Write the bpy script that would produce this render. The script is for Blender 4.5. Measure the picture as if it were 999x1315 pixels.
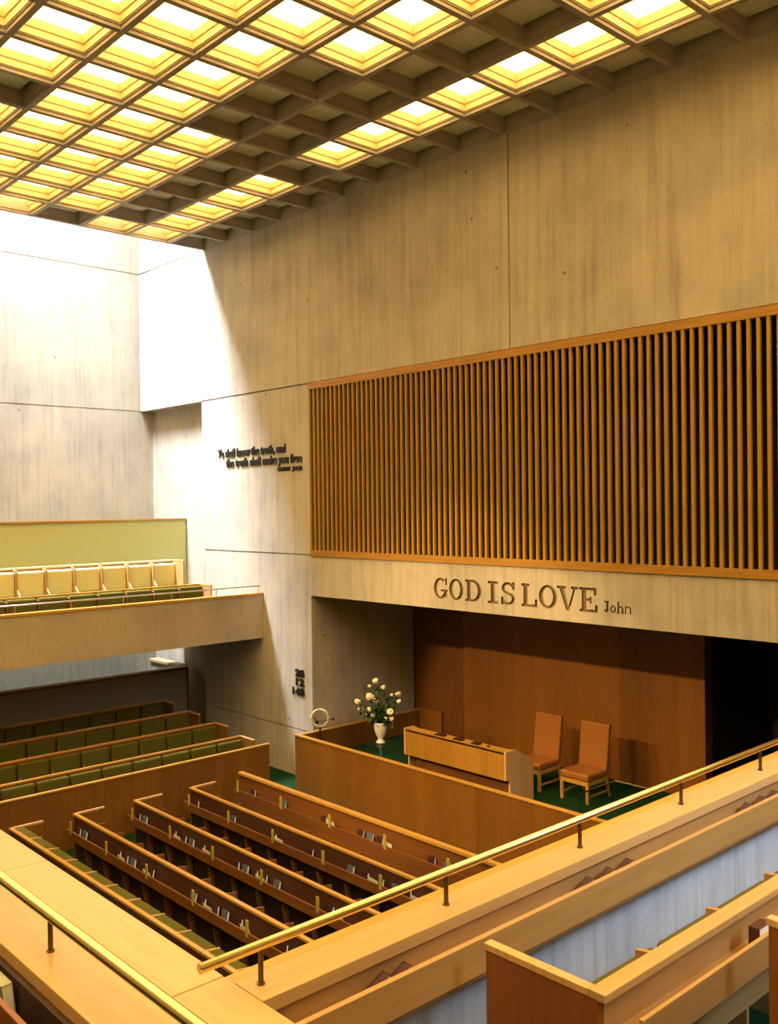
import bpy, bmesh, math, random
from math import pi, sin, cos, radians as RD
from mathutils import Vector, Matrix
random.seed(7)
sc = bpy.context.scene
COL = sc.collection
for o in list(bpy.data.objects): bpy.data.objects.remove(o, do_unlink=True)

# ------------------------------------------------------------ camera
EYE = 5.62
cam_d = bpy.data.cameras.new('camera'); cam = bpy.data.objects.new('camera', cam_d); COL.objects.link(cam)
F, YAW, PIT, ROLL = 1207.33, .8266, -.00743, -.012418
fw = Vector((-sin(YAW)*cos(PIT), cos(YAW)*cos(PIT), sin(PIT)))
rt = Vector((cos(YAW), sin(YAW), 0)); up = rt.cross(fw)
r2 = rt*cos(ROLL) + up*sin(ROLL); u2 = -rt*sin(ROLL) + up*cos(ROLL)
m = Matrix((r2, u2, -fw)).transposed().to_4x4(); m.translation = Vector((0, 0, EYE))
cam.matrix_world = m
cam_d.sensor_fit = 'HORIZONTAL'; cam_d.sensor_width = 36; cam_d.lens = F/999*36
cam_d.clip_start = .05; cam_d.clip_end = 200
sc.camera = cam

# ------------------------------------------------------------ world, lights, exposure
LAMP_E, SKY_E, SPOT_E = 7.0, 6300.0, 2600.0
LAMP_C = (1.0, .68, .255)
w = bpy.data.worlds.new('world'); sc.world = w; w.use_nodes = True
w.node_tree.nodes['Background'].inputs[0].default_value = (.75, .87, 1, 1)
w.node_tree.nodes['Background'].inputs[1].default_value = 1.0
def area(name, loc, rot, sx, sy, e, c):
    l = bpy.data.lights.new(name, 'AREA'); l.shape = 'RECTANGLE'; l.size = sx; l.size_y = sy; l.energy = e; l.color = c
    o = bpy.data.objects.new(name, l); COL.objects.link(o); o.location = loc; o.rotation_euler = rot; return o
sk = area('skylight_daylight', (-20.7, 8.2, 17.7), (0, 0, 0), 3.0, 6.9, SKY_E, (.90, .96, 1.0))
sk.data.spread = RD(75); sk.rotation_euler = Vector((.26, .17, -1)).to_track_quat('-Z', 'Y').to_euler()
def spot(name, loc, tgt, e, ang, c, rad=.06, blend=.3):
    l = bpy.data.lights.new(name, 'SPOT'); l.energy = e; l.color = c; l.spot_size = RD(ang); l.spot_blend = blend; l.shadow_soft_size = rad
    o = bpy.data.objects.new(name, l); COL.objects.link(o); o.location = loc
    o.rotation_euler = (Vector(tgt)-Vector(loc)).to_track_quat('-Z', 'Y').to_euler(); return o
for sx_ in (-16.8, -12.6, -8.0): spot('alcove_spotlight', (sx_, -3.2, 10.4), (-10.9, 14.0, 1.0), SPOT_E*1.15, 24, (1.0, .66, .28), rad=.16)  # the two right-hand spots are added to weaken the chairs' shadows
bw = area('balcony_cool_fill', (4.85, 3.5, 9.8), (0, 0, 0), 2.6, 3.6, 125.0, (.70, .84, 1.0))  # cool fill added for the right balcony concrete, from an unseen supposed window
bw.data.spread = RD(42); bw.rotation_euler = Vector((-7.9, 2.6, -6.6)).to_track_quat('-Z', 'Y').to_euler()
sc.view_settings.view_transform = 'Standard'; sc.view_settings.look = 'None'
sc.view_settings.exposure = 0.0; sc.view_settings.gamma = 1; sc.view_settings.use_curve_mapping = False
try:
    sc.cycles.max_bounces = 7; sc.cycles.diffuse_bounces = 5; sc.cycles.use_denoising = True
    sc.cycles.sample_clamp_indirect = 6.0; sc.cycles.caustics_reflective = False; sc.cycles.caustics_refractive = False
except Exception: pass

# ------------------------------------------------------------ materials
def newmat(name, col, rough=.6, metal=0., spec=.5, emit=None, es=0.):
    m = bpy.data.materials.new(name); m.use_nodes = True; b = m.node_tree.nodes['Principled BSDF']
    b.inputs['Base Color'].default_value = (*col, 1); b.inputs['Roughness'].default_value = rough
    b.inputs['Metallic'].default_value = metal; b.inputs['Specular IOR Level'].default_value = spec
    if emit: b.inputs['Emission Color'].default_value = (*emit, 1); b.inputs['Emission Strength'].default_value = es
    return m
def nd(m, t, **k):
    n = m.node_tree.nodes.new(t)
    for a, v in k.items(): setattr(n, a, v)
    return n
def mapping(m, scale):
    tc = nd(m, 'ShaderNodeTexCoord'); mp = nd(m, 'ShaderNodeMapping'); mp.inputs['Scale'].default_value = scale
    m.node_tree.links.new(tc.outputs['Object'], mp.inputs[0]); return mp
def noise(m, mp, s, d=4, r=.55):
    n = nd(m, 'ShaderNodeTexNoise'); n.inputs['Scale'].default_value = s; n.inputs['Detail'].default_value = d
    n.inputs['Roughness'].default_value = r; m.node_tree.links.new(mp.outputs[0], n.inputs['Vector']); return n
def ramp(m, src, stops):
    r = nd(m, 'ShaderNodeValToRGB'); e = r.color_ramp.elements
    while len(e) < len(stops): e.new(.5)
    for el, (p, c) in zip(e, stops): el.position = p; el.color = (*c, 1)
    m.node_tree.links.new(src, r.inputs[0]); return r
def mix(m, a, b, f, mode='MIX'):
    x = nd(m, 'ShaderNodeMix', data_type='RGBA', blend_type=mode)
    L = m.node_tree.links
    if isinstance(f, float): x.inputs[0].default_value = f
    else: L.new(f, x.inputs[0])
    L.new(a, x.inputs[6])
    if isinstance(b, tuple): x.inputs[7].default_value = (*b, 1)
    else: L.new(b, x.inputs[7])
    return x
def bump(m, h, s, d=.01):
    b = nd(m, 'ShaderNodeBump'); b.inputs['Strength'].default_value = s; b.inputs['Distance'].default_value = d
    m.node_tree.links.new(h, b.inputs['Height']); m.node_tree.links.new(b.outputs[0], m.node_tree.nodes['Principled BSDF'].inputs['Normal'])
def sc3(c, k): return tuple(min(1, x*k) for x in c)

def wood(name, c, axis='z', rough=.42, var=.18, veneer=0.0, grain=26):
    m = newmat(name, c, rough)
    s = {'x': (.06, 1, 1), 'y': (1, .06, 1), 'z': (1, 1, .06)}[axis]
    mp = mapping(m, s); n = noise(m, mp, grain, 5, .6)
    r = ramp(m, n.outputs[0], [(.3, sc3(c, 1-var)), (.5, c), (.72, sc3(c, 1+var))])
    out = r.outputs[0]
    mp2 = mapping(m, tuple(x*1.0 for x in s)); n2 = noise(m, mp2, 1.6, 2)
    r2 = ramp(m, n2.outputs[0], [(.35, (.86, .84, .82)), (.65, (1.06, 1.05, 1.04))])
    out = mix(m, out, r2.outputs[0], 1.0, 'MULTIPLY').outputs[2]
    if veneer:
        L = m.node_tree.links; tc = nd(m, 'ShaderNodeTexCoord'); sp = nd(m, 'ShaderNodeSeparateXYZ'); L.new(tc.outputs['Object'], sp.inputs[0])
        ad = nd(m, 'ShaderNodeMath', operation='ADD'); L.new(sp.outputs[0], ad.inputs[0]); L.new(sp.outputs[1], ad.inputs[1])
        dv = nd(m, 'ShaderNodeMath', operation='DIVIDE'); L.new(ad.outputs[0], dv.inputs[0]); dv.inputs[1].default_value = veneer
        fl = nd(m, 'ShaderNodeMath', operation='FLOOR'); L.new(dv.outputs[0], fl.inputs[0])
        wn = nd(m, 'ShaderNodeTexWhiteNoise', noise_dimensions='1D'); L.new(fl.outputs[0], wn.inputs['W'])
        r3 = ramp(m, wn.outputs[0], [(0, (.86, .85, .84)), (1, (1.08, 1.07, 1.05))])
        out = mix(m, out, r3.outputs[0], 1.0, 'MULTIPLY').outputs[2]
    m.node_tree.links.new(out, m.node_tree.nodes['Principled BSDF'].inputs['Base Color'])
    return m

def concrete(name, c, board=9., strength=.5, holes=True, rough=.85):
    m = newmat(name, c, rough, spec=.25)
    mp = mapping(m, (1, 1, .045)); n = noise(m, mp, board, 6, .65)
    r = ramp(m, n.outputs[0], [(.30, sc3(c, 1-.28*strength)), (.5, c), (.75, sc3(c, 1+.16*strength))])
    mp2 = mapping(m, (1, 1, 1)); n2 = noise(m, mp2, .9, 7, .62)
    r2 = ramp(m, n2.outputs[0], [(.32, (.80, .80, .82)), (.6, (1.04, 1.03, 1.0))])
    out = mix(m, r.outputs[0], r2.outputs[0], 1.0, 'MULTIPLY').outputs[2]
    n3 = noise(m, mp2, 14, 4, .7)
    r3 = ramp(m, n3.outputs[0], [(.28, (.80, .79, .78)), (.42, (1, 1, 1))])
    out = mix(m, out, r3.outputs[0], .7, 'MULTIPLY').outputs[2]
    if holes:
        v = nd(m, 'ShaderNodeTexVoronoi'); v.inputs['Scale'].default_value = 1.7
        m.node_tree.links.new(mp2.outputs[0], v.inputs['Vector'])
        r4 = ramp(m, v.outputs['Distance'], [(.045, (.30, .27, .25)), (.06, (1, 1, 1))])
        out = mix(m, out, r4.outputs[0], .7, 'MULTIPLY').outputs[2]
    m.node_tree.links.new(out, m.node_tree.nodes['Principled BSDF'].inputs['Base Color'])
    bump(m, n.outputs[0], .5, .02)
    return m
def fabric(name, c, sc_=120, var=.15, rough=.95):
    m = newmat(name, c, rough, spec=.15); mp = mapping(m, (1, 1, 1)); n = noise(m, mp, sc_, 3)
    r = ramp(m, n.outputs[0], [(.35, sc3(c, 1-var)), (.65, sc3(c, 1+var))])
    m.node_tree.links.new(r.outputs[0], m.node_tree.nodes['Principled BSDF'].inputs['Base Color']); bump(m, n.outputs[0], .3, .004)
    return m

CON = concrete('board_formed_concrete', (.50, .46, .40), strength=.75)
CONF = concrete('smooth_fascia_concrete', (.47, .41, .34), board=20, strength=.25, holes=False)
CONR = concrete('rib_concrete', (.46, .40, .34), board=30, strength=.2, holes=False)
CONG = concrete('daylit_board_concrete', (.62, .62, .66), board=12, strength=.8, holes=False)  # bluish daylight on the right balcony front mixed into this tone
W_LEDGE = {a: wood('ledge_oak_'+a, (.50, .335, .14), a, rough=.33, var=.10) for a in 'xy'}
W_CAP = {a: wood('cap_oak_'+a, (.54, .29, .058), a, rough=.34, var=.12) for a in 'xyz'}
W_PANEL = wood('panel_oak', (.215, .088, .012), 'z', rough=.42, veneer=1.2, var=.14)
W_DESK = wood('desk_oak', (.42, .21, .03), 'z', rough=.38, var=.12, veneer=.6)
W_DARK = {a: wood('rack_oak_'+a, (.19, .070, .015), a, rough=.45, var=.15) for a in 'xyz'}
W_MID = {a: wood('balcony_oak_'+a, (.40, .24, .09), a, rough=.42, var=.12) for a in 'xyz'}
W_BLK = wood('shade_black_board', (.035, .014, .008), 'x', rough=.6)  # shade under the ledge and racks put into a near-black wood colour
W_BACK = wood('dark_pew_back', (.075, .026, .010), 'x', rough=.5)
W_RED = wood('end_panel_wood', (.22, .075, .018), 'z', rough=.40, var=.15)
W_SLAT = wood('slat_oak', (.46, .26, .04), 'z', rough=.5, var=.16, veneer=.07)
W_RAIL = wood('screen_rail_oak', (.42, .22, .035), 'x', rough=.45)
W_DIV = wood('divider_oak', (.60, .36, .16), 'z', rough=.4)
W_DIVL = wood('daylit_cap_oak', (.80, .68, .48), 'x', rough=.4)  # oak lightened to carry daylight falling on the cap tops
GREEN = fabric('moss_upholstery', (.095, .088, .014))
GREENL = fabric('daylit_upholstery', (.86, .82, .42))  # pale colour carries the strong daylight on the far balcony seats
GREEND = fabric('shaded_seat_fabric', (.03, .05, .03))  # dark tone stands for the shadow at the foot of the seat backs
CARPET = fabric('green_carpet', (.006, .038, .010), 60, .35)
FABW = fabric('pale_green_wall_fabric', (.66, .68, .34), 90, .05)
FABG = fabric('taupe_fabric', (.42, .37, .28), 90, .12)
LEATHER = newmat('tan_leather', (.31, .115, .022), .34); 
BRASS = newmat('polished_brass', (.74, .57, .28), .26, 1.0)
BRASSY = newmat('yellow_brass_strap', (.62, .50, .06), .38, .35)
BRONZE = newmat('dark_bronze', (.13, .085, .05), .35, .9)
STEEL = newmat('brushed_steel', (.55, .53, .50), .35, .9)
BLACK = newmat('black_letter_paint', (.012, .011, .010), .5)
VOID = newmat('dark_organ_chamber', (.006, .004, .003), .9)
DKWALL = wood('shade_dark_wall', (.050, .020, .010), 'z', rough=.6)  # near-black brown puts the unlit alcove's darkness into the colour
LAMP = newmat('lamp_diffuser', (.9, .8, .6), .5, emit=LAMP_C, es=LAMP_E)
GOLD = newmat('lamp_reflector', (.74, .56, .28), .5)
GREYP = fabric('unlit_acrylic_panel', (.90, .92, .88), 20, .06, .22)
PORC = newmat('white_porcelain', (.72, .69, .62), .2)
ROSE = newmat('cream_rose_petals', (.85, .68, .50), .7)
LEAF = newmat('rose_leaves', (.02, .07, .018), .6)
STEM = newmat('flower_stems', (.05, .11, .03), .6)
PAPER = newmat('white_paper', (.82, .82, .78), .7)
BOOKD = newmat('dark_red_book_cloth', (.045, .010, .008), .6)
BOOKG = newmat('grey_green_book_cloth', (.30, .31, .20), .6)
BOOKB = newmat('blue_grey_book_cloth', (.09, .11, .13), .6)
GLASS = bpy.data.materials.new('clear_glass'); GLASS.use_nodes = True
def _glass(m, tint, gl):
    nt = m.node_tree; nt.nodes.clear(); o = nt.nodes.new('ShaderNodeOutputMaterial'); t = nt.nodes.new('ShaderNodeBsdfTransparent')
    g = nt.nodes.new('ShaderNodeBsdfGlossy'); x = nt.nodes.new('ShaderNodeMixShader'); t.inputs[0].default_value = (*tint, 1)
    g.inputs['Roughness'].default_value = .05; x.inputs[0].default_value = gl
    nt.links.new(t.outputs[0], x.inputs[1]); nt.links.new(g.outputs[0], x.inputs[2]); nt.links.new(x.outputs[0], o.inputs[0])
_glass(GLASS, (.90, .95, .92), .10)

# ------------------------------------------------------------ mesh helpers
class MB:
    def __init__(s): s.v = []; s.f = []
    def box(s, x0, x1, y0, y1, z0, z1):
        b = len(s.v)
        s.v += [(x, y, z) for x in (x0, x1) for y in (y0, y1) for z in (z0, z1)]
        s.f += [tuple(b+i for i in q) for q in ((0, 1, 3, 2), (4, 6, 7, 5), (0, 4, 5, 1), (2, 3, 7, 6), (0, 2, 6, 4), (1, 5, 7, 3))]
        return s
    def obox(s, c, size, M):
        b = len(s.v); hx, hy, hz = [q/2 for q in size]
        for x in (-hx, hx):
            for y in (-hy, hy):
                for z in (-hz, hz): s.v.append(tuple(Vector(c) + M @ Vector((x, y, z))))
        s.f += [tuple(b+i for i in q) for q in ((0, 1, 3, 2), (4, 6, 7, 5), (0, 4, 5, 1), (2, 3, 7, 6), (0, 2, 6, 4), (1, 5, 7, 3))]
        return s
    def prism(s, pts, axis, a0, a1):      # pts: 2D outline; axis: extrusion axis
        def P(p, a):
            return {'x': (a, p[0], p[1]), 'y': (p[0], a, p[1]), 'z': (p[0], p[1], a)}[axis]
        b = len(s.v); n = len(pts)
        s.v += [P(p, a0) for p in pts] + [P(p, a1) for p in pts]
        s.f.append(tuple(b+i for i in range(n))); s.f.append(tuple(b+n+i for i in reversed(range(n))))
        for i in range(n): j = (i+1) % n; s.f.append((b+i, b+n+i, b+n+j, b+j))
        return s
    def tube(s, p0, p1, r0, r1=None, n=12):
        r1 = r0 if r1 is None else r1; p0 = Vector(p0); p1 = Vector(p1); d = (p1-p0).normalized()
        a = d.orthogonal().normalized(); c = d.cross(a); b = len(s.v)
        for p, r in ((p0, r0), (p1, r1)):
            for i in range(n): t = 2*pi*i/n; s.v.append(tuple(p + (a*cos(t)+c*sin(t))*r))
        s.f.append(tuple(b+i for i in reversed(range(n)))); s.f.append(tuple(b+n+i for i in range(n)))
        for i in range(n): j = (i+1) % n; s.f.append((b+i, b+j, b+n+j, b+n+i))
        return s
    def lathe(s, prof, c=(0, 0, 0), n=24):
        b = len(s.v)
        for r, z in prof:
            for i in range(n): t = 2*pi*i/n; s.v.append((c[0]+r*cos(t), c[1]+r*sin(t), c[2]+z))
        for k in range(len(prof)-1):
            for i in range(n): j = (i+1) % n; s.f.append((b+k*n+i, b+k*n+j, b+(k+1)*n+j, b+(k+1)*n+i))
        s.f.append(tuple(b+i for i in reversed(range(n)))); k = len(prof)-1; s.f.append(tuple(b+k*n+i for i in range(n)))
        return s
    def ball(s, c, r, n=10, sz=1.0, M=None):
        b = len(s.v); R_ = n//2+1
        for k in range(R_):
            th = pi*k/(R_-1); th = min(max(th, .08), pi-.08)
            for i in range(n):
                t = 2*pi*i/n; q = Vector((r*sin(th)*cos(t), r*sin(th)*sin(t), r*sz*cos(th)))
                if M is not None: q = M @ q
                s.v.append((c[0]+q.x, c[1]+q.y, c[2]+q.z))
        for k in range(R_-1):
            for i in range(n): j = (i+1) % n; s.f.append((b+k*n+i, b+(k+1)*n+i, b+(k+1)*n+j, b+k*n+j))
        s.f.append(tuple(b+i for i in range(n))); k = R_-1; s.f.append(tuple(b+k*n+i for i in reversed(range(n))))
        return s
    def build(s, name, mat, parent=None, bev=0., smooth=False, loc=None, seg=2):
        me = bpy.data.meshes.new(name); me.from_pydata(s.v, [], s.f); me.materials.append(mat)
        bm = bmesh.new(); bm.from_mesh(me); bmesh.ops.recalc_face_normals(bm, faces=bm.faces); bm.to_mesh(me); bm.free()
        if smooth:
            for p in me.polygons: p.use_smooth = True
        o = bpy.data.objects.new(name, me); COL.objects.link(o)
        if parent: o.parent = parent
        if loc: o.location = loc
        if bev: q = o.modifiers.new('bevel', 'BEVEL'); q.width = bev; q.segments = seg; q.limit_method = 'ANGLE'
        return o
def tag(o, label, cat, group=None, kind=None):
    if label: o['label'] = label
    if cat: o['category'] = cat
    if group: o['group'] = group
    if kind: o['kind'] = kind
    return o
def empty(name, loc, rz=0, label=None, cat=None, group=None):
    o = bpy.data.objects.new(name, None); COL.objects.link(o); o.location = loc; o.rotation_euler = (0, 0, rz)
    o.empty_display_size = .1; return tag(o, label, cat, group)
def struct(name, mb, mat, bev=0):
    o = mb.build(name, mat, bev=bev); o['kind'] = 'structure'; return o
def copy_tree(o, parent=None):
    c = o.copy(); COL.objects.link(c)
    if parent: c.parent = parent
    for ch in list(o.children): copy_tree(ch, c)
    return c
ORD = 'first second third fourth fifth sixth seventh eighth ninth tenth eleventh twelfth thirteenth fourteenth fifteenth sixteenth seventeenth eighteenth nineteenth twentieth twenty-first twenty-second twenty-third twenty-fourth'.split()

# ------------------------------------------------------------ setting: floors and walls
YW = 11.81; ZC = 11.62; XE = -19.13; XL = -22.28; XR = 5.0; YN = -5.0
struct('floor', MB().box(XL-.3, XR+.3, YN-.3, 17.5, -.3, 0), CARPET)
struct('floor_podium', MB().box(-15.0, -2.0, 11.25, 14.69, .001, .6).box(-8.0, -2.0, 14.69, 16.9, .001, .6), CARPET)
struct('floor_rear_slope', MB().prism([(-15.05, .02), (-15.3, .14), (-15.9, .15), (-20.4, .46), (-20.4, .001), (-15.05, .001)], 'y', 2.2, 10.6), CARPET)
# wall with podium: slabs separated by open joints
g = .016
mb = MB()
for x0, x1 in ((-19.3, -15.2),):
    for z0, z1 in ((0, .97-g), (.97+g, 4.62-g), (4.62+g, 8.12-g)): mb.box(x0, x1, YW, YW+.34, z0, z1)
mb.box(-19.3+.02, -15.2-.02, YW+.03, YW+.32, 0, 8.12)
mb.box(-19.3, -9.88-g, YW, YW+.34, 8.12+g, 12.3).box(-9.88+g, XR, YW, YW+.34, 8.12+g, 12.3).box(-19.2, XR, YW+.03, YW+.33, 8.10, 12.28)
mb.box(-2.0, XR, YW, YW+.34, 0, 8.12)
struct('wall_podium', mb, CON)
# bright return above the recess
mb = MB().box(XL, -19.3, YW, YW+.34, 8.12, 11.66-g).box(XL, -19.3, YW, YW+.34, 11.66+g, 18).box(XL, -19.31, YW+.03, YW+.33, 8.13, 18)
struct('wall_skylight_end', mb, CON)
struct('wall_recess', MB().box(XL, -19.0, 12.15, 12.45, 0, 8.2), CON)
mb = MB()
for z0, z1 in ((0, 4.5), (4.5, 8.12-g), (8.12+g, 11.66-g), (11.66+g, 18)): mb.box(XL-.3, XL, YN, 12.45, z0, z1)
mb.box(XL-.33, XL-.02, YN, 12.45, 0, 18)
struct('wall_left', mb, CON)
struct('wall_skylight_shaft', MB().box(XE, XE+.3, 4.6, YW, 12.25, 18).box(XL, XE+.3, 4.3, 4.6, 11.62, 18), CON)
struct('ceiling_side', MB().box(XL, XE, YN, 4.3, 11.62, 11.92), CONR)
struct('wall_right', MB().box(XR, XR+.3, YN, 17, 0, 12.3), CON)
struct('wall_near', MB().box(XL, XR+.3, YN-.3, YN, 0, 12.3), CON)
# beam over the podium with engraved words
def arc(mb, cx, cz, rx, rz, a0, a1, w0, w1, y0, y1, n=20):
    """band between outer ellipse and an inner one; w0 side weight, w1 top weight"""
    for i in range(n):
        t0 = RD(a0+(a1-a0)*i/n); t1 = RD(a0+(a1-a0)*(i+1)/n)
        P = lambda t, k: (cx+(rx-k*w0)*cos(t), cz+(rz-k*w1)*sin(t))
        mb.prism([P(t0, 0), P(t1, 0), P(t1, 1), P(t0, 1)], 'y', y0, y1)
def letter(ch, x0, x1, z0, h, y0, y1):
    b = MB(); W = x1-x0; s = h*.23; t = h*.11; se = h*.30
    def R_(ax, bx, az, bz): b.box(ax, bx, y0, y1, az, bz)
    zt = z0+h
    if ch == 'O': arc(b, (x0+x1)/2, z0+h/2, W/2, h/2, 0, 360, s*.95, t, y0, y1, 28)
    if ch == 'G':
        arc(b, (x0+x1)/2, z0+h/2, W/2, h/2, 48, 325, s*.95, t, y0, y1, 26)
        R_(x1-s*1.0, x1-.01, z0+h*.10, z0+h*.42); R_(x0+W*.52, x1+.01, z0+h*.36, z0+h*.45); R_(x1-t*1.2, x1-.01, z0+h*.66, zt)
    if ch == 'D':
        R_(x0+t, x0+t+s, z0, zt); R_(x0, x0+W*.5, zt-t, zt); R_(x0, x0+W*.5, z0, z0+t)
        arc(b, x0+W*.45, z0+h/2, W*.55, h/2, -90, 90, s*.95, t, y0, y1, 18)
    if ch == 'I': c = (x0+x1)/2; R_(c-s/2, c+s/2, z0, zt); R_(x0, x1, z0, z0+t); R_(x0, x1, zt-t, zt)
    if ch == 'S':
        c = (x0+x1)/2; arc(b, c, z0+h*.74, W*.46, h*.26, 20, 270, s*.72, t, y0, y1, 18); arc(b, c, z0+h*.28, W*.50, h*.28, -160, 90, s*.72, t, y0, y1, 18)
        R_(x1-t*1.3, x1, z0+h*.68, zt); R_(x0, x0+t*1.3, z0, z0+h*.34)
    if ch == 'L': R_(x0+t, x0+t+s, z0, zt); R_(x0, x0+s+2*t, zt-t, zt); R_(x0, x1, z0, z0+t); R_(x1-t*1.2, x1, z0, z0+h*.34)
    if ch == 'E':
        R_(x0+t, x0+t+s, z0, zt); R_(x0, x1-.02, zt-t, zt); R_(x0, x1, z0, z0+t); R_(x0+t, x0+W*.66, z0+h*.46, z0+h*.46+t)
        R_(x1-t*1.2-.02, x1-.02, z0+h*.70, zt); R_(x1-t*1.2, x1, z0, z0+h*.30); R_(x0+W*.58, x0+W*.66, z0+h*.36, z0+h*.64)
    if ch == 'V':
        c = (x0+x1)/2; R_(x0, x0+W*.42, zt-t, zt); R_(x1-W*.34, x1, zt-t, zt)
        b.prism([(x0+W*.07, zt), (x0+W*.07+s*1.1, zt), (c+s*.35, z0), (c-s*.35, z0)], 'y', y0, y1)
        b.prism([(x1-W*.10-t, zt), (x1-W*.10, zt), (c+s*.35, z0), (c-.005, z0)], 'y', y0, y1)
    if ch == 'J': R_(x1-s, x1, z0+h*.22, zt); R_(x0, x1+.01, zt-t, zt); arc(b, (x0+x1)/2, z0+h*.25, W/2, h*.25, 180, 360, s*.9, t*1.4, y0, y1, 10)
    if ch == 'o': arc(b, (x0+x1)/2, z0+h/2, W/2, h/2, 0, 360, s, t*1.3, y0, y1, 16)
    if ch in 'hn':
        hh = h*.66 if ch == 'h' else h
        R_(x0+.004, x0+.004+s*.75, z0, z0+h); R_(x1-s*.75-.004, x1-.004, z0, z0+hh*.75); arc(b, (x0+x1)/2, z0+hh*.72, W/2-.006, hh*.28, 0, 180, s*.6, t*1.6, y0, y1, 10)
        R_(x0-.004, x0+s, z0, z0+t); R_(x1-s, x1+.004, z0, z0+t)
    return b
beam = MB().box(-15.2, XR-.01, YW, YW+.42, 3.79, 4.60).build('wall_beam', CON); beam['kind'] = 'structure'
words = [('G', -11.68, -11.35, .37), ('O', -11.31, -10.97, .37), ('D', -10.93, -10.56, .37), ('I', -10.42, -10.20, .37), ('S', -10.13, -9.84, .37),
         ('L', -9.70, -9.38, .37), ('O', -9.35, -8.99, .37), ('V', -8.99, -8.59, .37), ('E', -8.57, -8.24, .37),
         ('J', -8.13, -8.05, .17), ('o', -8.02, -7.92, .115), ('h', -7.90, -7.79, .17), ('n', -7.77, -7.66, .115)]
for i, (ch, x0, x1, h) in enumerate(words):
    b = letter(ch, x0, x1, 3.965 if h > .3 else 3.985, h, YW-.05, YW+.045)
    cut = b.build('cutter', BLACK)
    # merge the strokes of one letter, then carve it out of the beam
    md = beam.modifiers.new('carve', 'BOOLEAN'); md.operation = 'DIFFERENCE'; md.object = cut; md.solver = 'EXACT'; md.use_self = True
    bpy.context.view_layer.update()
    ev = beam.evaluated_get(bpy.context.evaluated_depsgraph_get())
    me = bpy.data.meshes.new_from_object(ev); beam.modifiers.clear(); beam.data = me; bpy.data.objects.remove(cut, do_unlink=True)
me = beam.data; me.materials.clear(); me.materials.append(CON)
ENGR = concrete('shaded_engraving', (.24, .175, .10), holes=False, strength=.3); me.materials.append(ENGR)  # shade inside the carved letters put into a darker brown concrete
for p in me.polygons:
    p.material_index = 1 if (YW+.001 < p.center.y < YW+.2 and 3.8 < p.center.z < 4.55 and -12 < p.center.x < -7.5) else 0

# alcove shell
struct('wall_alcove_side', MB().box(-15.45, -15.2, YW+.34, 14.95, 0, 4.4), CON)
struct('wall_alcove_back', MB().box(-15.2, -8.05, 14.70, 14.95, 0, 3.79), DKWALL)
W_ALC = wood('alcove_panel_oak', (.25, .095, .014), 'z', rough=.42, veneer=1.2, var=.14)
struct('trim_1', MB().box(-13.45, -7.98, 14.46, 14.70, .6, 3.79), W_ALC)
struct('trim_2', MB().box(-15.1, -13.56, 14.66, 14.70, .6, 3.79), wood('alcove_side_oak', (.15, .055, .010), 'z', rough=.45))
struct('shadow_strip', MB().box(-13.56, -13.46, 14.62, 14.69, .6, 3.79), W_BLK)  # dark strip painted in for the shadow gap beside the panel
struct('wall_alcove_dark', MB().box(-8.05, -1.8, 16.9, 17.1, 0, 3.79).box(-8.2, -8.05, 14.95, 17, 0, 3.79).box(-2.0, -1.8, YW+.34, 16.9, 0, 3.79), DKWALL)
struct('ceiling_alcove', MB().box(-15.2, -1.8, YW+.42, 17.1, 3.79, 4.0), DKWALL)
# chamber behind the slatted screen
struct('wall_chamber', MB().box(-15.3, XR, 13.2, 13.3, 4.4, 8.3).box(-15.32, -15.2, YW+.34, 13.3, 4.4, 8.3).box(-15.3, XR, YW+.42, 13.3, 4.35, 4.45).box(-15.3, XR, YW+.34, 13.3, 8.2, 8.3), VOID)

# ------------------------------------------------------------ coffered ceiling
PX, PY, X0, Y0 = 1.0212, 1.0426, -8.93, 11.9
NJ0, NJ1, NI = -13, 9, 16
mb = MB()
for i in range(0, NI+1):
    y = Y0-i*PY; x1 = X0-NJ0*PX+.06; x0 = XE
    ya = min(y+.062, YW); 
    if i == 0: mb.box(x0, x1, YW-.035, YW, 11.66, 12.2); mb.box(x0, x1, YW-.02, YW, ZC, 11.66)
    else: mb.box(x0, x1, y-.062, y+.062, 11.67, 12.2); mb.box(x0, x1, y-.045, y+.045, ZC, 11.67)
for j in range(NJ0, NJ1+2):
    x = X0-j*PX
    if j == NJ1+1: x = XE+.06
    y0 = Y0-NI*PY-.06
    mb.box(x-.062, x+.062, y0, YW, 11.671, 12.2); mb.box(x-.045, x+.045, y0, YW, ZC+.001, 11.67)
mb.box(XE, XR+.3, YN-.3, YW+.3, 12.2, 12.5)
struct('ceiling', mb, CONR)
DARK = {(i, j) for i, js in {0: range(NJ0, 10), 1: [4], 2: [-2, -1, 0, 1, 2, 3, 4, 5, 6, 7, 8], 3: [1, 2, 3, 9], 6: [4]}.items() for j in js} | {(8, 7), (9, 2), (10, -4), (5, -6)}
h = PX/2-.064; k = PY/2-.064
hm = MB()
def ring(mb, a, z0, b_, z1):            # tapered square wall
    for sx, sy in ((1, 0), (-1, 0), (0, 1), (0, -1)):
        pass
    c0 = [(-a[0], -a[1]), (a[0], -a[1]), (a[0], a[1]), (-a[0], a[1])]; c1 = [(-b_[0], -b_[1]), (b_[0], -b_[1]), (b_[0], b_[1]), (-b_[0], b_[1])]
    s = len(mb.v); mb.v += [(x, y, z0) for x, y in c0]+[(x, y, z1) for x, y in c1]
    for q in range(4): r_ = (q+1) % 4; mb.f.append((s+q, s+r_, s+4+r_, s+4+q))
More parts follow.
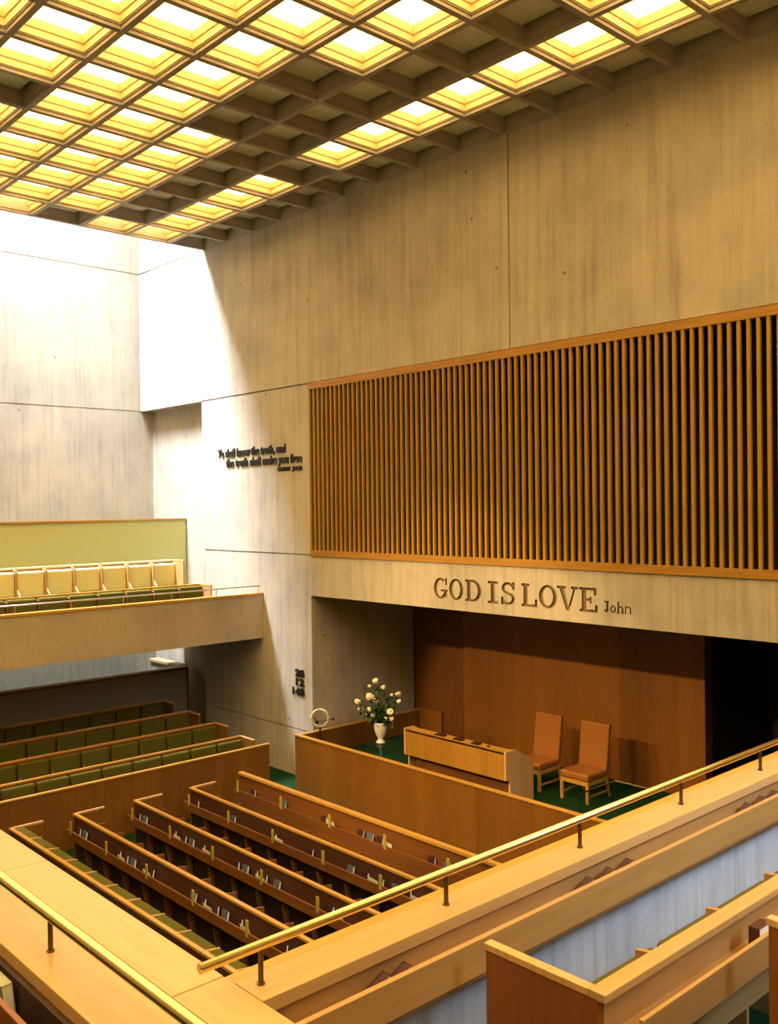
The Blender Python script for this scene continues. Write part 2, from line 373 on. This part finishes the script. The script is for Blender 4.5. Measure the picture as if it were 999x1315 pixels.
ring(hm, (h, k), 11.685, (h-.012, k-.012), 11.69); ring(hm, (h-.012, k-.012), 11.69, (h-.012, k-.012), 11.785); ring(hm, (h-.012, k-.012), 11.785, (h-.03, k-.03), 11.79); ring(hm, (h-.03, k-.03), 11.79, (h-.06, k-.06), 11.92)
lit0 = None; dark0 = None
for i in range(NI):
    for j in range(NJ0, 10):
        cx = X0-(j+.5)*PX; cy = Y0-(i+.5)*PY
        row = 'row beside the wall' if i == 0 else ORD[i]+' row from the wall'
        place = f'{ORD[9-j]} from the skylight in the {row}'
        if i == 0: pass
        if (i, j) in DARK:
            if dark0 is None:
                o = dark0 = MB().box(-h+.002, h-.002, -k+.002, k-.002, 11.86, 11.875).build('ceiling_panel', GREYP)
            else: o = dark0.copy(); COL.objects.link(o)
            yy = 1.0
            if i == 0: o.scale = (1, .86, 1); cy = cy-.055
            o.location = (cx, cy, 0); tag(o, 'unlit grey coffer panel, '+place, 'ceiling panel', 'unlit coffer panels')
        else:
            if lit0 is None:
                o = lit0 = hm.build('ceiling_light', GOLD)
                MB().box(-h+.055, h-.055, -k+.055, k-.055, 11.895, 11.91).build('light_panel', LAMP, o)
            else: o = copy_tree(lit0)
            o.location = (cx, cy, 0); tag(o, 'glowing coffer light, '+place, 'ceiling light', 'glowing coffer lights')

# skylight glazing at the top of the shaft
gl = struct('window_1', MB().box(XL, XE+.3, 4.3, YW+.3, 18.0, 18.05), GLASS)
struct('added_window', MB().box(4.96, 4.99, 1.6, 5.4, 8.4, 11.2), GLASS)  # unseen pane added to go with the cool fill light
struct('trim_3', MB().box(XL, XE+.3, 4.3, YW+.34, 18.06, 18.2), CONR)

# ------------------------------------------------------------ slatted organ screen
scr = empty('slatted_screen', (-8.6, YW, 4.6), label='long wooden vertical-slat screen set in the concrete wall above the carved words', cat='screen')
def loc_part(mb, name, mat, parent, bev=0, smooth=False):
    p = Vector(parent.location); mb.v = [(v[0]-p.x, v[1]-p.y, v[2]-p.z) for v in mb.v]; return mb.build(name, mat, parent, bev, smooth)
XS0, XS1 = -15.19, -2.02
loc_part(MB().box(XS0, XS1, YW-.03, YW+.10, 7.99, 8.12), 'top_rail', W_RAIL, scr)
loc_part(MB().box(XS0, XS1, YW-.03, YW+.10, 4.60, 4.72), 'bottom_rail', W_RAIL, scr)
sl = MB().box(-.024, .024, -.02, .03, 4.715-4.6, 7.995-4.6).build('slat', W_SLAT, scr)
pitch = 3.51/26; n = 0; x = XS0+.03
while x < XS1 and n < 97:
    o = sl if n == 0 else sl.copy()
    if n: COL.objects.link(o)
    o.location = (x+8.6, 0, 0); n += 1; x += pitch
# ------------------------------------------------------------ wall lettering and hymn numbers
def text(body, x0, x1, z, size, name, label, parent=None):
    cu = bpy.data.curves.new(name, 'FONT'); cu.body = body; cu.size = size; cu.extrude = .012; cu.offset = size*.035
    t = bpy.data.objects.new('t', cu); COL.objects.link(t); bpy.context.view_layer.update()
    me = bpy.data.meshes.new_from_object(t.evaluated_get(bpy.context.evaluated_depsgraph_get())); bpy.data.objects.remove(t, do_unlink=True)
    xs = [v.co.x for v in me.vertices]; a, b = min(xs), max(xs)
    for v in me.vertices: v.co = Vector(((v.co.x-a)/(b-a)*(x1-x0), -v.co.z, v.co.y))
    me.materials.clear(); me.materials.append(BLACK)
    o = bpy.data.objects.new(name, me); COL.objects.link(o); o.location = (x0, YW-.012, z)
    if parent: o.parent = parent; o.location = (x0-parent.location.x, YW-.012-parent.location.y, z-parent.location.z)
    return o
ins = empty('wall_inscription', (-17.0, YW, 6.4), label='black raised quotation lettered on the concrete wall left of the slatted screen', cat='lettering')
text('Ye shall know the truth, and', -18.62, -16.0, 6.76, .25, 'text_line', '', ins)
text('the truth shall make you free', -18.27, -15.44, 6.53, .25, 'text_line', '', ins)
text('CHRIST  JESUS', -16.28, -15.44, 6.37, .11, 'text_line', '', ins)
hn = empty('hymn_number_board', (-15.6, YW, 1.9), label='three rows of black hymn numbers fixed to the wall by the alcove corner', cat='numbers')
text('28', -15.76, -15.46, 2.09, .20, 'number', '', hn); text('12', -15.74, -15.46, 1.90, .20, 'number', '', hn); text('148', -15.86, -15.46, 1.70, .20, 'number', '', hn)

# ------------------------------------------------------------ balconies
def bal(name, mb, mat): return struct(name, mb, mat)
# far left balcony
XB = -16.9
bal('floor_balcony_left', MB().box(-20.9, XB-.15, 2.2, YW-.005, 2.78, 3.02).box(-20.9, -18.15, 2.2, YW-.005, 3.02, 3.42).box(-19.29, -20.9, YW-.005, 12.14, 2.78, 3.42), CARPET)
bal('wall_balcony_left', MB().box(XB-.14, XB, 2.2, YW-.005, 2.77, 3.70), CONF)
lg = MB().box(XB-.17, XB+.015, 2.2, YW-.005, 3.70, 3.75).build('balcony_ledge', W_CAP['y'], bev=.004); tag(lg, 'thin oak cap running along the far left balcony front', 'ledge')
pw = MB().box(-20.78, -20.66, 2.2, 12.14, 3.42, 5.31).build('balcony_partition', FABW); tag(pw, 'tall pale green partition behind the far balcony seats', 'partition')
MB().box(-20.82, -20.62, 2.2, 12.14, 5.31, 5.36).build('cap', W_CAP['y'], pw)
# left side (near) balcony and right balcony
bal('wall_balcony_near', MB().box(-16.85, -3.2, 1.88, 2.0, 2.6, 3.69).box(-3.2, -2.1, 1.6, 2.0, 2.6, 3.69), W_PANEL)
bal('floor_balcony_near', MB().box(-16.9, XR, -5, 1.87, 2.7, 2.95).box(-16.9, XR, -5, .55, 2.95, 3.4).box(-16.9, XR, -5, -.6, 3.4, 3.9), CARPET)
bal('wall_balcony_right', MB().box(-3.16, -2.99, 2.01, YW-.01, 2.6, 3.69), CONG)
bal('floor_balcony_right', MB().box(-2.98, XR, 1.88, YW-.01, 2.6, 2.95).box(-1.98, XR, 1.88, YW-.01, 2.95, 3.15).box(-1.03, XR, 1.88, YW-.01, 3.15, 3.35).box(-.1, XR, 1.88, YW-.01, 3.35, 3.9), CARPET)
# oak ledge on the near balcony, with joints
mb = MB(); xs = [-16.85, -14.6, -12.4, -10.2, -8.4, -6.6, -4.93, -3.212]
for a, b in zip(xs, xs[1:]): mb.box(a+.002, b-.002, 1.755, 2.03, 3.69, 3.75)
xs = [-16.85, -14.6, -12.4, -10.2, -8.4, -6.4, -4.75, -2.35]
for a, b in zip(xs, xs[1:]): mb.box(a+.002, b-.002, 1.49, 1.753, 3.69, 3.75)
mb.box(-3.208, -2.348, 1.755, 2.028, 3.69, 3.75)
ledge_n = mb.build('balcony_ledge', W_LEDGE['x'], bev=.004); tag(ledge_n, 'wide pale oak ledge at lower left under the thick brass rail', 'ledge')
ledge_r = MB().box(-3.14, -2.945, 2.032, YW-.01, 3.69, 3.75).build('balcony_ledge', W_LEDGE['y'], bev=.004)
tag(ledge_r, 'narrow oak ledge crossing diagonally at right above the open book rack', 'ledge')
MB().box(-3.215, -3.142, 2.032, YW-.01, 3.69, 3.742).build('edge_strip', W_CAP['y'], ledge_r, bev=.003)
# book racks behind the ledges
rack = empty('book_rack', (-2.9, 6, 3.5), label='long wooden book rack hung inside the right balcony front', cat='book rack')
loc_part(MB().box(-2.988, -2.965, 2.04, YW-.02, 3.50, 3.688), 'back_board', W_MID['y'], rack)
loc_part(MB().box(-2.82, -2.79, 2.04, YW-.02, 3.535, 3.695), 'front_board', W_MID['y'], rack, bev=.003)
loc_part(MB().box(-2.965, -2.82, 2.04, YW-.02, 3.50, 3.525), 'shelf', W_MID['y'], rack)
rack = empty('book_rack', (-8, 1.4, 3.5), label='shade-darkened wooden book rack under the wide lower-left ledge', cat='book rack')
loc_part(MB().box(-16.8, -2.75, 1.465, 1.485, 3.3, 3.688), 'back_board', W_BLK, rack)  # board blackened to carry the shade below the ledge
loc_part(MB().box(-16.8, -2.75, 1.34, 1.365, 3.50, 3.69), 'front_board', W_RED, rack, bev=.003)
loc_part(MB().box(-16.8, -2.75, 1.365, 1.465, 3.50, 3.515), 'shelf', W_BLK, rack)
ip = MB().box(-16.84, -2.8, 1.49, 1.87, 2.96, 3.685).build('wall_balcony_inner', W_RED); ip['kind'] = 'structure'

# brass rails
def handrail(name, axis, p0, p1, r, posts, label, z=3.905, mat=BRASS, pr=.011, pm=BRONZE, zb=3.75):
    c = p0 if axis == 'x' else p0
    e = empty(name, (posts[0][0], posts[0][1], zb), label=label, cat='handrail')
    loc_part(MB().tube(p0, p1, r, n=20), 'rail', mat, e, smooth=True).data
    for x, y in posts:
        t = MB().tube((x, y, zb), (x, y, z-r*.7), pr, n=12).lathe([(pr*1.5, 0), (pr*1.5, .006), (pr, .008)], (x, y, zb), 14); loc_part(t, 'post', pm, e, smooth=False)
    return e
handrail('brass_handrail', 'x', (-16.7, 1.615, 3.905), (-2.3, 1.615, 3.905), .0245, [(-3.90-1.16*k, 1.615) for k in range(0, 11)]+[(-2.45, 1.615)], 'thick polished brass handrail over the wide lower-left oak ledge')
handrail('brass_handrail', 'y', (-3.06, 1.83, 3.90), (-3.06, YW-.02, 3.90), .0195, [(-3.055, 2.10+1.045*k) for k in range(0, 10)], 'thin brass handrail running diagonally above the narrow right oak ledge')
handrail('steel_handrail', 'y', (XB-.05, 2.3, 3.90), (XB-.05, YW-.05, 3.90), .014, [(XB-.05, YW-.1-1.05*k) for k in range(9)], 'slim metal handrail along the far left balcony front', z=3.90, mat=STEEL, pm=STEEL, pr=.008)

# ------------------------------------------------------------ pews
def pew(nseat, pitch, green, cap, dark, pan, end, loc, rz, label, cushion=True, rack=True, tabs=True, capw=.045, backz=.85, first=None, divz=.82, rackmat=None, name='pew', group=None, ct=.16, cz=.012, div=None, rz0=.05, seatm=None, ry=-.15, armd=.46):
    e = empty(name, loc, rz, label, 'pew', group); L = nseat*pitch
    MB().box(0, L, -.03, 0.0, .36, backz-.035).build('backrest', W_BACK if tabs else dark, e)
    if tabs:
        MB().box(.03, L-.03, -.015, 0.0, .0, .36).build('modesty_panel', W_BLK, e)  # black board added in place of the shade below the rack
        for i in range(1, nseat): MB().prism([(-.03, 0), (-.03, .45), (-.14, .45), (-.07, 0)], 'x', i*pitch-.012, i*pitch+.012).build('bracket', W_DARK['z'], e)
    MB().box(-.02, L+.02, -capw, .012, backz-.035, backz).build('cap_rail', cap, e, bev=.004)
    for x in (-.02, L-.02):
        ep = MB().prism([(-.03, 0), (armd, 0), (armd, backz-.03), (-.03, backz-.03)], 'x', x, x+.04).build('end_panel', end, e)
        MB().box(x-.003, x+.043, .012, armd+.01, backz-.03, backz).build('arm_cap', W_DIV, ep, bev=.003)
    for i in range(nseat):
        x = i*pitch
        if i: MB().prism([(0, 0), (.42, 0), (.42, .40), (.21, .60), (.20, divz-.03), (0, divz)], 'x', x-.012, x+.012).build('divider', div or dark, e)
        if cushion:
            MB().box(x+.018, x+pitch-.018, .003, ct, .44, divz+cz).build('back_cushion', green, e, bev=.03)
            MB().box(x+.018, x+pitch-.018, .04, .50, .36, .46).build('seat_cushion', seatm or green, e, bev=.03)
    if rack:
        rm = rackmat or dark
        MB().box(.02, L-.02, ry-.02, ry, .46+rz0, .60+rz0).build('rack_front', rm, e, bev=.003)
        MB().box(.02, L-.02, ry, -.03, .46+rz0, .475+rz0).build('rack_shelf', rm, e)
        if tabs:
            x = .18
            while x < L:
                MB().box(x-.026, x+.026, -.172, -.160, .60, .795).build('rack_strap', BRASSY, e); x += 1.2
    return e
def recopy(src, loc, label):
    c = copy_tree(src); c.location = loc; c['label'] = label; return c
P_LAB = ['long oak pew closest to the lower-left ledge, green seats showing over it', 'long pew second from the lower-left ledge, facing the podium', 'long pew third from the lower-left ledge, facing the podium', 'long pew nearest the low book-rack screen before the podium']
GP = 'pews facing the podium'
pw0 = pew(12, .6, GREEN, W_CAP['x'], W_DARK['x'], W_DARK['x'], W_PANEL, (-14.22, 5.33, 0), 0, P_LAB[0], group=GP, div=W_DIV, ct=.18, cz=-.01, divz=.84)
ROWY = [5.33, 6.31, 7.31, 8.33]
pw1 = pew(12, .6, GREEN, W_CAP['x'], W_DARK['x'], W_DARK['x'], W_PANEL, (-14.19, ROWY[1], 0), 0, P_LAB[1], group=GP, ct=.075, cz=.0, divz=.82)
for q in (2, 3): recopy(pw1, (-14.22+.03*(q+1), ROWY[q], 0), P_LAB[q])
# low screen in front of the first row
e = empty('front_screen', (-14.35, 9.50, 0), 0, 'low solid oak screen with book rack in front of the podium pews', 'screen')
MB().box(0, 7.3, -.03, 0, 0, .78).build('panel', W_DARK['x'], e); MB().box(-.02, 7.32, -.06, .03, .78, .83).build('cap_rail', W_CAP['x'], e, bev=.006)
MB().box(0, 7.3, -.17, -.15, .02, .56).build('rack_front', W_DARK['x'], e); MB().box(0, 7.3, -.15, -.03, .44, .455).build('rack_shelf', W_DARK['x'], e)
x = .14
while x < 7.3: MB().box(x-.026, x+.026, -.182, -.170, .52, .735).build('rack_strap', BRASSY, e); x += 1.3
# hymnals and papers in the racks
bk = {}
def book(kind, loc, rot, label, group, size=(.13, .028, .165)):
    key = (kind, size)
    if key not in bk:
        sx, sy, sz = size; mat = {'r': BOOKD, 'g': BOOKG, 'b': BOOKB}[kind]
        o = MB().box(-sx/2, sx/2, -sy/2, -sy/2+.003, 0, sz).box(-sx/2, sx/2, sy/2-.003, sy/2, 0, sz).box(-sx/2, -sx/2+.003, -sy/2, sy/2, 0, sz)
        o.box(-sx/2, sx/2, -sy/2, sy/2, sz-.003, sz)
        o = o.build('hymnal', mat)
        MB().box(-sx/2+.003, sx/2-.002, -sy/2+.003, sy/2-.003, .004, sz-.004).build('pages', PAPER, o); bk[key] = o
    else: o = copy_tree(bk[key])
    o.location = loc; o.rotation_euler = rot; tag(o, label, 'book', group); return o
rows = ROWY+[9.50]
rown = ['rack of the pew nearest the ledge', 'rack of the second pew', 'rack of the third pew', 'rack of the fourth pew', 'rack of the low screen']
for q, y in enumerate(rows):
    n = 0; x = -13.95+random.uniform(0, .15); zz = .525 if q < 4 else .455
    while x < -8.2:
        kind = 'b' if n % 3 == 1 else 'r'
        book(kind, (x, y-.09, zz+.001), (RD(-10), 0, 0), f'{"blue-grey" if kind=="b" else "dark red"} hymnal, {ORD[n]} from aisle end, {rown[q]}', 'hymnals in the main pew racks')
        if n % 3 == 2 and x < -8.6:
            p = MB().box(-.10, .10, -.002, .002, 0, .17).build('paper_leaflet', PAPER); p.location = (x+.24, y-.125, zz+.003); p.rotation_euler = (RD(12), RD(4), 0)
            tag(p, f'white leaflet beside the {ORD[n]} hymnal in the {rown[q]}', 'leaflet', 'leaflets in the main pew racks')
        n += 1; x += random.choice([.22, .30, .9, 1.1])
# oak partition between the two blocks
pt = empty('aisle_partition', (-15, 7, 0), 0, 'long low oak partition between the green rear pews and the aisle', 'partition')
MB().box(-.04, .0, -4.6, 3.58, 0, 1.0).build('panel', W_PANEL, pt); MB().box(-.055, .015, -4.6, 3.60, 1.0, 1.03).build('cap_rail', W_CAP['y'], pt, bev=.004)
# green pews facing right
C_LAB = ['green-cushioned pew directly behind the long oak partition', 'green-cushioned pew second behind the oak partition', 'green-cushioned pew third behind the oak partition', 'green-cushioned pew furthest back against the taupe screen']
cp0 = pew(13, .6, GREEN, W_CAP['x'], W_DARK['x'], W_DARK['x'], W_PANEL, (-15.95, 10.56, .15), -pi/2, C_LAB[0], rack=False, tabs=False, divz=.5, cz=.31, ct=.10, backz=.87, group='green rear pews')
for q in (1, 2, 3): recopy(cp0, (-15.95-1.1*q, 10.66, .15+.075*q), C_LAB[q])
rp = empty('rear_screen', (-20.3, 7, .38), 0, 'tall taupe fabric screen with oak cap behind the rear pews', 'screen')
MB().box(-.04, .04, -4.7, 4.86, -.38, 1.34).build('panel', FABG, rp); MB().box(-.07, .06, -4.7, 4.90, 1.34, 1.38).build('cap_rail', W_DIVL, rp, bev=.004)
MB().box(.04, .052, -4.7, 4.88, 1.29, 1.34).build('edge_strip', W_RED, rp)
MB().box(-.05, .05, 4.86, 4.92, -.38, 1.34).build('end_post', W_RED, rp)
MB().box(-1.5, -.04, 4.74, 4.90, -.38, 1.34).build('return_panel', CONF, rp); MB().box(-1.5, -.07, 4.70, 4.94, 1.34, 1.40).build('return_cap', W_DIV, rp)

# far balcony seating
bp = pew(14, .6, GREEN, W_CAP['x'], W_DARK['x'], W_DARK['x'], W_DIV, (-17.75, 10.75, 3.02), -pi/2, 'front pew on the far left balcony, its green cushions just above the ledge', rack=False, tabs=False, divz=.90, backz=.95, name='pew', group='far balcony pews')
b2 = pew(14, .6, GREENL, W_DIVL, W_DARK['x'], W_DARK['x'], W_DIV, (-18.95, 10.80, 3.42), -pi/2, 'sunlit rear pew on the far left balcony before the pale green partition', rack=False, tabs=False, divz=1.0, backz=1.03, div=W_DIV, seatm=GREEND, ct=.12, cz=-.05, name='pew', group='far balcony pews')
# right balcony pews
q1 = pew(13, .6, GREEN, W_LEDGE['x'], W_MID['x'], W_MID['x'], W_RED, (-2.08, 2.93, 2.95), pi/2, 'front pew on the right balcony with reddish end panel at bottom right', tabs=False, backz=.85, capw=.065, rackmat=W_MID['x'], group='right balcony pews', ct=.07, cz=-.04, divz=.76, rz0=.195, ry=-.18, armd=.52)
q2 = pew(12, .6, GREEN, W_LEDGE['x'], W_MID['x'], W_MID['x'], W_RED, (-1.17, 3.55, 3.15), pi/2, 'second balcony pew whose end panel shows at the bottom right edge', tabs=False, backz=.85, capw=.065, rackmat=W_MID['x'], group='right balcony pews', ct=.07, cz=-.04, divz=.76, rz0=.195, ry=-.18, armd=.52)
for e in (q1, q2):
    for c in e.children:
        if c.name.startswith('rack_front'): c['label'] = 'pale oak rack front'

# books in the right balcony rack
for gi, (grp, nm) in enumerate((((2.62, 2.74), 'nearest the ledge corner'), ((4.06, 4.24, 4.42), 'in the middle cluster'), ((5.78, 5.98, 6.16), 'in the far cluster'))):
    for bi, y in enumerate(grp):
        book('r', (-2.895, y, 3.535), (RD(24), 0, 0), f'{ORD[bi]} dark red hymnal {nm} of the right balcony rack', 'hymnals in the right balcony rack', size=(.05, .11, .125))
book('r', (-1.93, 3.95, 3.645), (0, 0, 0), 'dark hymnal in the rack of the bottom-right balcony pew', None, size=(.05, .11, .125))
bg = book('g', (-3.97, 1.435, 3.535), (RD(6), 0, RD(0)), 'grey-green hymnal standing in the rack at the bottom left corner', None, size=(.20, .045, .155))
pc = MB().box(-.03, .05, -.03, .03, 0, .012).build('paper_leaflet', PAPER); pc.location = (-2.99, 1.55, 3.752); tag(pc, 'small white paper corner lying on the ledge at the bottom edge', 'paper')

# ------------------------------------------------------------ podium furniture
pod = empty('podium_front', (-15.0, 11.2, 0), 0, 'long smooth oak panel enclosing the podium in front of the flowers', 'partition')
MB().box(0, 7.25, 0, .05, 0, 1.07).build('front_panel', W_PANEL, pod); MB().box(-.015, 7.27, -.015, .065, 1.07, 1.10).build('front_cap', W_CAP['x'], pod, bev=.004)
MB().box(0, .05, .065, 3.44, 0, 1.05).build('side_panel', W_PANEL, pod); MB().box(-.015, .065, .065, 3.44, 1.05, 1.08).build('side_cap', W_CAP['y'], pod, bev=.004)
MB().box(.065, .75, 3.39, 3.44, .6, 1.12).build('back_panel', W_PANEL, pod)

dk = empty('reading_desk', (-11.3, 11.9, .6), 0, 'long pale oak reading desk on the podium behind the front panel', 'desk')
MB().box(-1.2, 1.16, -.05, -.02, .44, .90).build('front_panel', W_DESK, dk, bev=.003)
MB().prism([(-.05, .90), (.20, .90), (.62, .66), (.62, .63), (.19, .872), (-.05, .872)], 'x', -1.2, 1.16).build('desk_top', W_CAP['x'], dk)
MB().box(-1.10, 1.10, .12, .16, 0, .64).build('modesty_panel', W_DARK['z'], dk)
for x in (-1.24, 1.16): MB().prism([(-.052, .44), (.05, .44), (.05, 0), (.66, 0), (.66, .66), (.20, .92), (-.052, .92)], 'x', x, x+.04).build('end_panel', W_DIV, dk, bev=.003)
def mic(loc, label, h=.13):
    e = empty('microphone', loc, 0, label, 'microphone', 'desk microphones')
    MB().lathe([(.035, 0), (.035, .012), (.012, .018)], n=14).build('base', BLACK, e); MB().tube((0, 0, .015), (0, .0, h), .005, n=8).build('stem', BLACK, e)
    MB().ball((0, 0, h+.012), .018, 10, 1.3).build('head', BLACK, e, smooth=True)
mic((-11.55+.95, 11.99, 1.50), 'small black microphone upright near the middle of the reading desk', .12)
for q, (x, w_, lab) in enumerate(((-11.72, .10, 'dark open book at the left end of the reading desk'), (-11.28, .10, 'dark folder right of the open book on the desk'), (-10.87, .08, 'dark book lying by the microphone on the reading desk'))):
    o = MB().box(-w_, w_, -.06, .06, 0, .012).build('book', BLACK); MB().box(-w_+.01, -.004, -.05, .05, .012, .024).box(.004, w_-.01, -.05, .05, .012, .024).build('pages', BOOKD, o)
    o.location = (x, 11.98, 1.501); tag(o, lab, 'book')

def chair(loc, rz, label):
    e = empty('high_back_chair', loc, rz, label, 'chair', 'podium chairs')
    MB().box(-.29, .29, -.31, .27, .37, .49).build('seat', LEATHER, e, bev=.035, seg=3)
    M = Matrix.Rotation(RD(-8), 3, 'X')
    MB().obox((0, .31, .83), (.58, .085, .80), M).build('backrest', LEATHER, e, bev=.025, seg=3)
    fr = MB().box(-.28, .28, -.30, -.26, .30, .37).box(-.28, -.24, -.26, .30, .30, .37).box(.24, .28, -.26, .30, .30, .37).box(-.24, .24, .24, .28, .30, .37)
    fr.build('frame', W_CAP['x'], e, bev=.004)
    for x in (-.26, .26):
        MB().box(x-.024, x+.024, -.304, -.256, 0, .31).build('leg', W_CAP['z'], e, bev=.004)
        MB().tube((x, .26, .31), (x, .36, 0), .028, .024, 4).build('leg', W_CAP['z'], e)
        MB().box(x-.012, x+.012, -.26, .31, .10, .13).build('stretcher', W_CAP['y'], e)
chair((-9.53, 13.22, .6), 0, 'tan leather high-back chair on the right, nearer the brass stair rail')
chair((-10.52, 13.20, .6), 0, 'tan leather high-back chair partly behind the reading desk')

# glass table with vase of roses
gt = empty('glass_table', (-13.35, 12.0, .6), 0, 'small round glass table under the white flower vase', 'table')
MB().lathe([(.30, .46), (.30, .472)], n=36).build('table_top', GLASS, gt); MB().tube((0, 0, .015), (0, 0, .46), .02).build('stem', STEEL, gt); MB().lathe([(.17, 0), (.17, .012), (.03, .02)], n=24).build('base', STEEL, gt)
VX, VY, VZ = -13.35, 12.0, 1.073
vs = MB().lathe([(.075, 0), (.09, .01), (.085, .03), (.045, .07), (.055, .10), (.10, .19), (.125, .28), (.12, .36), (.125, .40), (.112, .40), (.10, .36), (.05, .2)], n=28).build('flower_vase', PORC, smooth=True)
vs.location = (VX, VY, VZ); tag(vs, 'white footed vase on the round glass table', 'vase')
bq = empty('rose_bouquet', (VX, VY, VZ+.40), 0, 'loose bouquet of cream roses and dark leaves in the white vase', 'flowers')
# image-right = (cos yaw, sin yaw)
RX, RY = cos(YAW), sin(YAW); DX, DY = -sin(YAW), cos(YAW)
px_m = 1/69.0
fl = [(470, 180, 1), (562, 235, .8), (395, 240, .6), (395, 335, 1.25), (250, 410, 1), (462, 412, 1), (738, 340, 1), (745, 405, .7), (660, 325, .55), (392, 500, .75), (548, 530, .6), (640, 520, 1.1), (655, 600, .8), (435, 565, .7), (355, 570, .5), (585, 590, .5), (265, 500, .5)]
st = MB(); lv = MB(); pos = []
for (zx, zy, s_) in fl:
    a = (zx-520)/9.08*px_m; b_ = (655-zy)/9.08*px_m; d = random.uniform(-.18, .12)
    c = Vector((a*RX+d*DX, a*RY+d*DY, b_)); pos.append((c, s_))
for c, s_ in pos:
    st.tube((random.uniform(-.05, .05), random.uniform(-.05, .05), -.12), tuple(c), .006, n=6)
for q in range(520):
    c, s_ = random.choice(pos); t = random.uniform(.12, .93); p = c*t+Vector((random.gauss(0, .05), random.gauss(0, .05), random.gauss(0, .05)))
    M = Matrix.Rotation(random.uniform(0, 6.3), 3, 'Z') @ Matrix.Rotation(random.uniform(-1.2, 1.2), 3, 'X')
    L = random.uniform(.055, .12); b0 = len(lv.v)
    for v in ((0, 0, 0), (L*.35, L*.5, .008), (0, L*1.3, 0), (-L*.35, L*.5, .008)): lv.v.append(tuple(p+M @ Vector(v)))
    lv.f += [(b0, b0+1, b0+2), (b0, b0+2, b0+3)]
st.build('stems', STEM, bq); o = lv.build('leaves', LEAF, bq); o['kind'] = 'stuff'
for c, s_ in pos:
    b = MB(); r = .078*s_
    b.ball((0, 0, 0), r*.72, 10, 1.0)
    for q in range(6):
        t = q*pi/3+random.random()*.3; M = Matrix.Rotation(t, 3, 'Z') @ Matrix.Rotation(.45, 3, 'Y')
        b.ball((cos(t)*r*.42, sin(t)*r*.42, -r*.05), r*.62, 8, 1.15, M @ Matrix.Diagonal((.35, 1, 1)))
    o = b.build('rose', ROSE, bq, smooth=True); o.location = c; o.rotation_euler = (random.uniform(-.6, .6), random.uniform(-.6, .6), 0)
# ring-shaped ornament by the alcove corner
og = empty('ring_ornament', (-14.80, 11.68, .6), 0, 'pale ring-shaped ornament with dark knobs beside the alcove corner', 'ornament')
mbr = MB(); R0 = .17; nn = 28; C0 = Vector((0, 0, .77))
for q in range(nn):
    t0 = 2*pi*q/nn; t1 = 2*pi*(q+1)/nn; P = lambda t: C0+Vector((RX*cos(t)*R0, RY*cos(t)*R0, sin(t)*R0)); mbr.tube(P(t0), P(t1), .028, n=8)
mbr.build('ring', newmat('pale_brass_ring', (.62, .60, .38), .3, .3), og, smooth=True)
MB().ball((-.05, -.04, .69), .042, 10).build('knob', BLACK, og, smooth=True); MB().ball((.20, .17, .76), .035, 10).build('knob', BLACK, og, smooth=True)
MB().lathe([(.12, 0), (.12, .02), (.02, .04), (.02, .60)], n=20).tube((-.05, -.04, .69), (.20, .17, .76), .008).build('stand', BRONZE, og)
# stair rail at the podium end
sr = empty('stair_rail', (-8.9, 13.2, .6), 0, 'short brass-capped glass rail at the podium end right of the chairs', 'rail')
MB().tube((0, .0, .42), (0, -1.0, .42), .013, n=10).build('side_rail', BRASS, sr); MB().tube((0, 0, .42), (.85, 0, .42), .016, n=10).build('top_rail', BRASS, sr)
MB().box(-.004, .004, -1.0, 0, .06, .41).build('glass_panel', GLASS, sr)
for p in ((0, 0), (0, -1.0), (.85, 0)): MB().tube((p[0], p[1], 0), (p[0], p[1], .42), .012, n=10).build('post', BRONZE, sr)
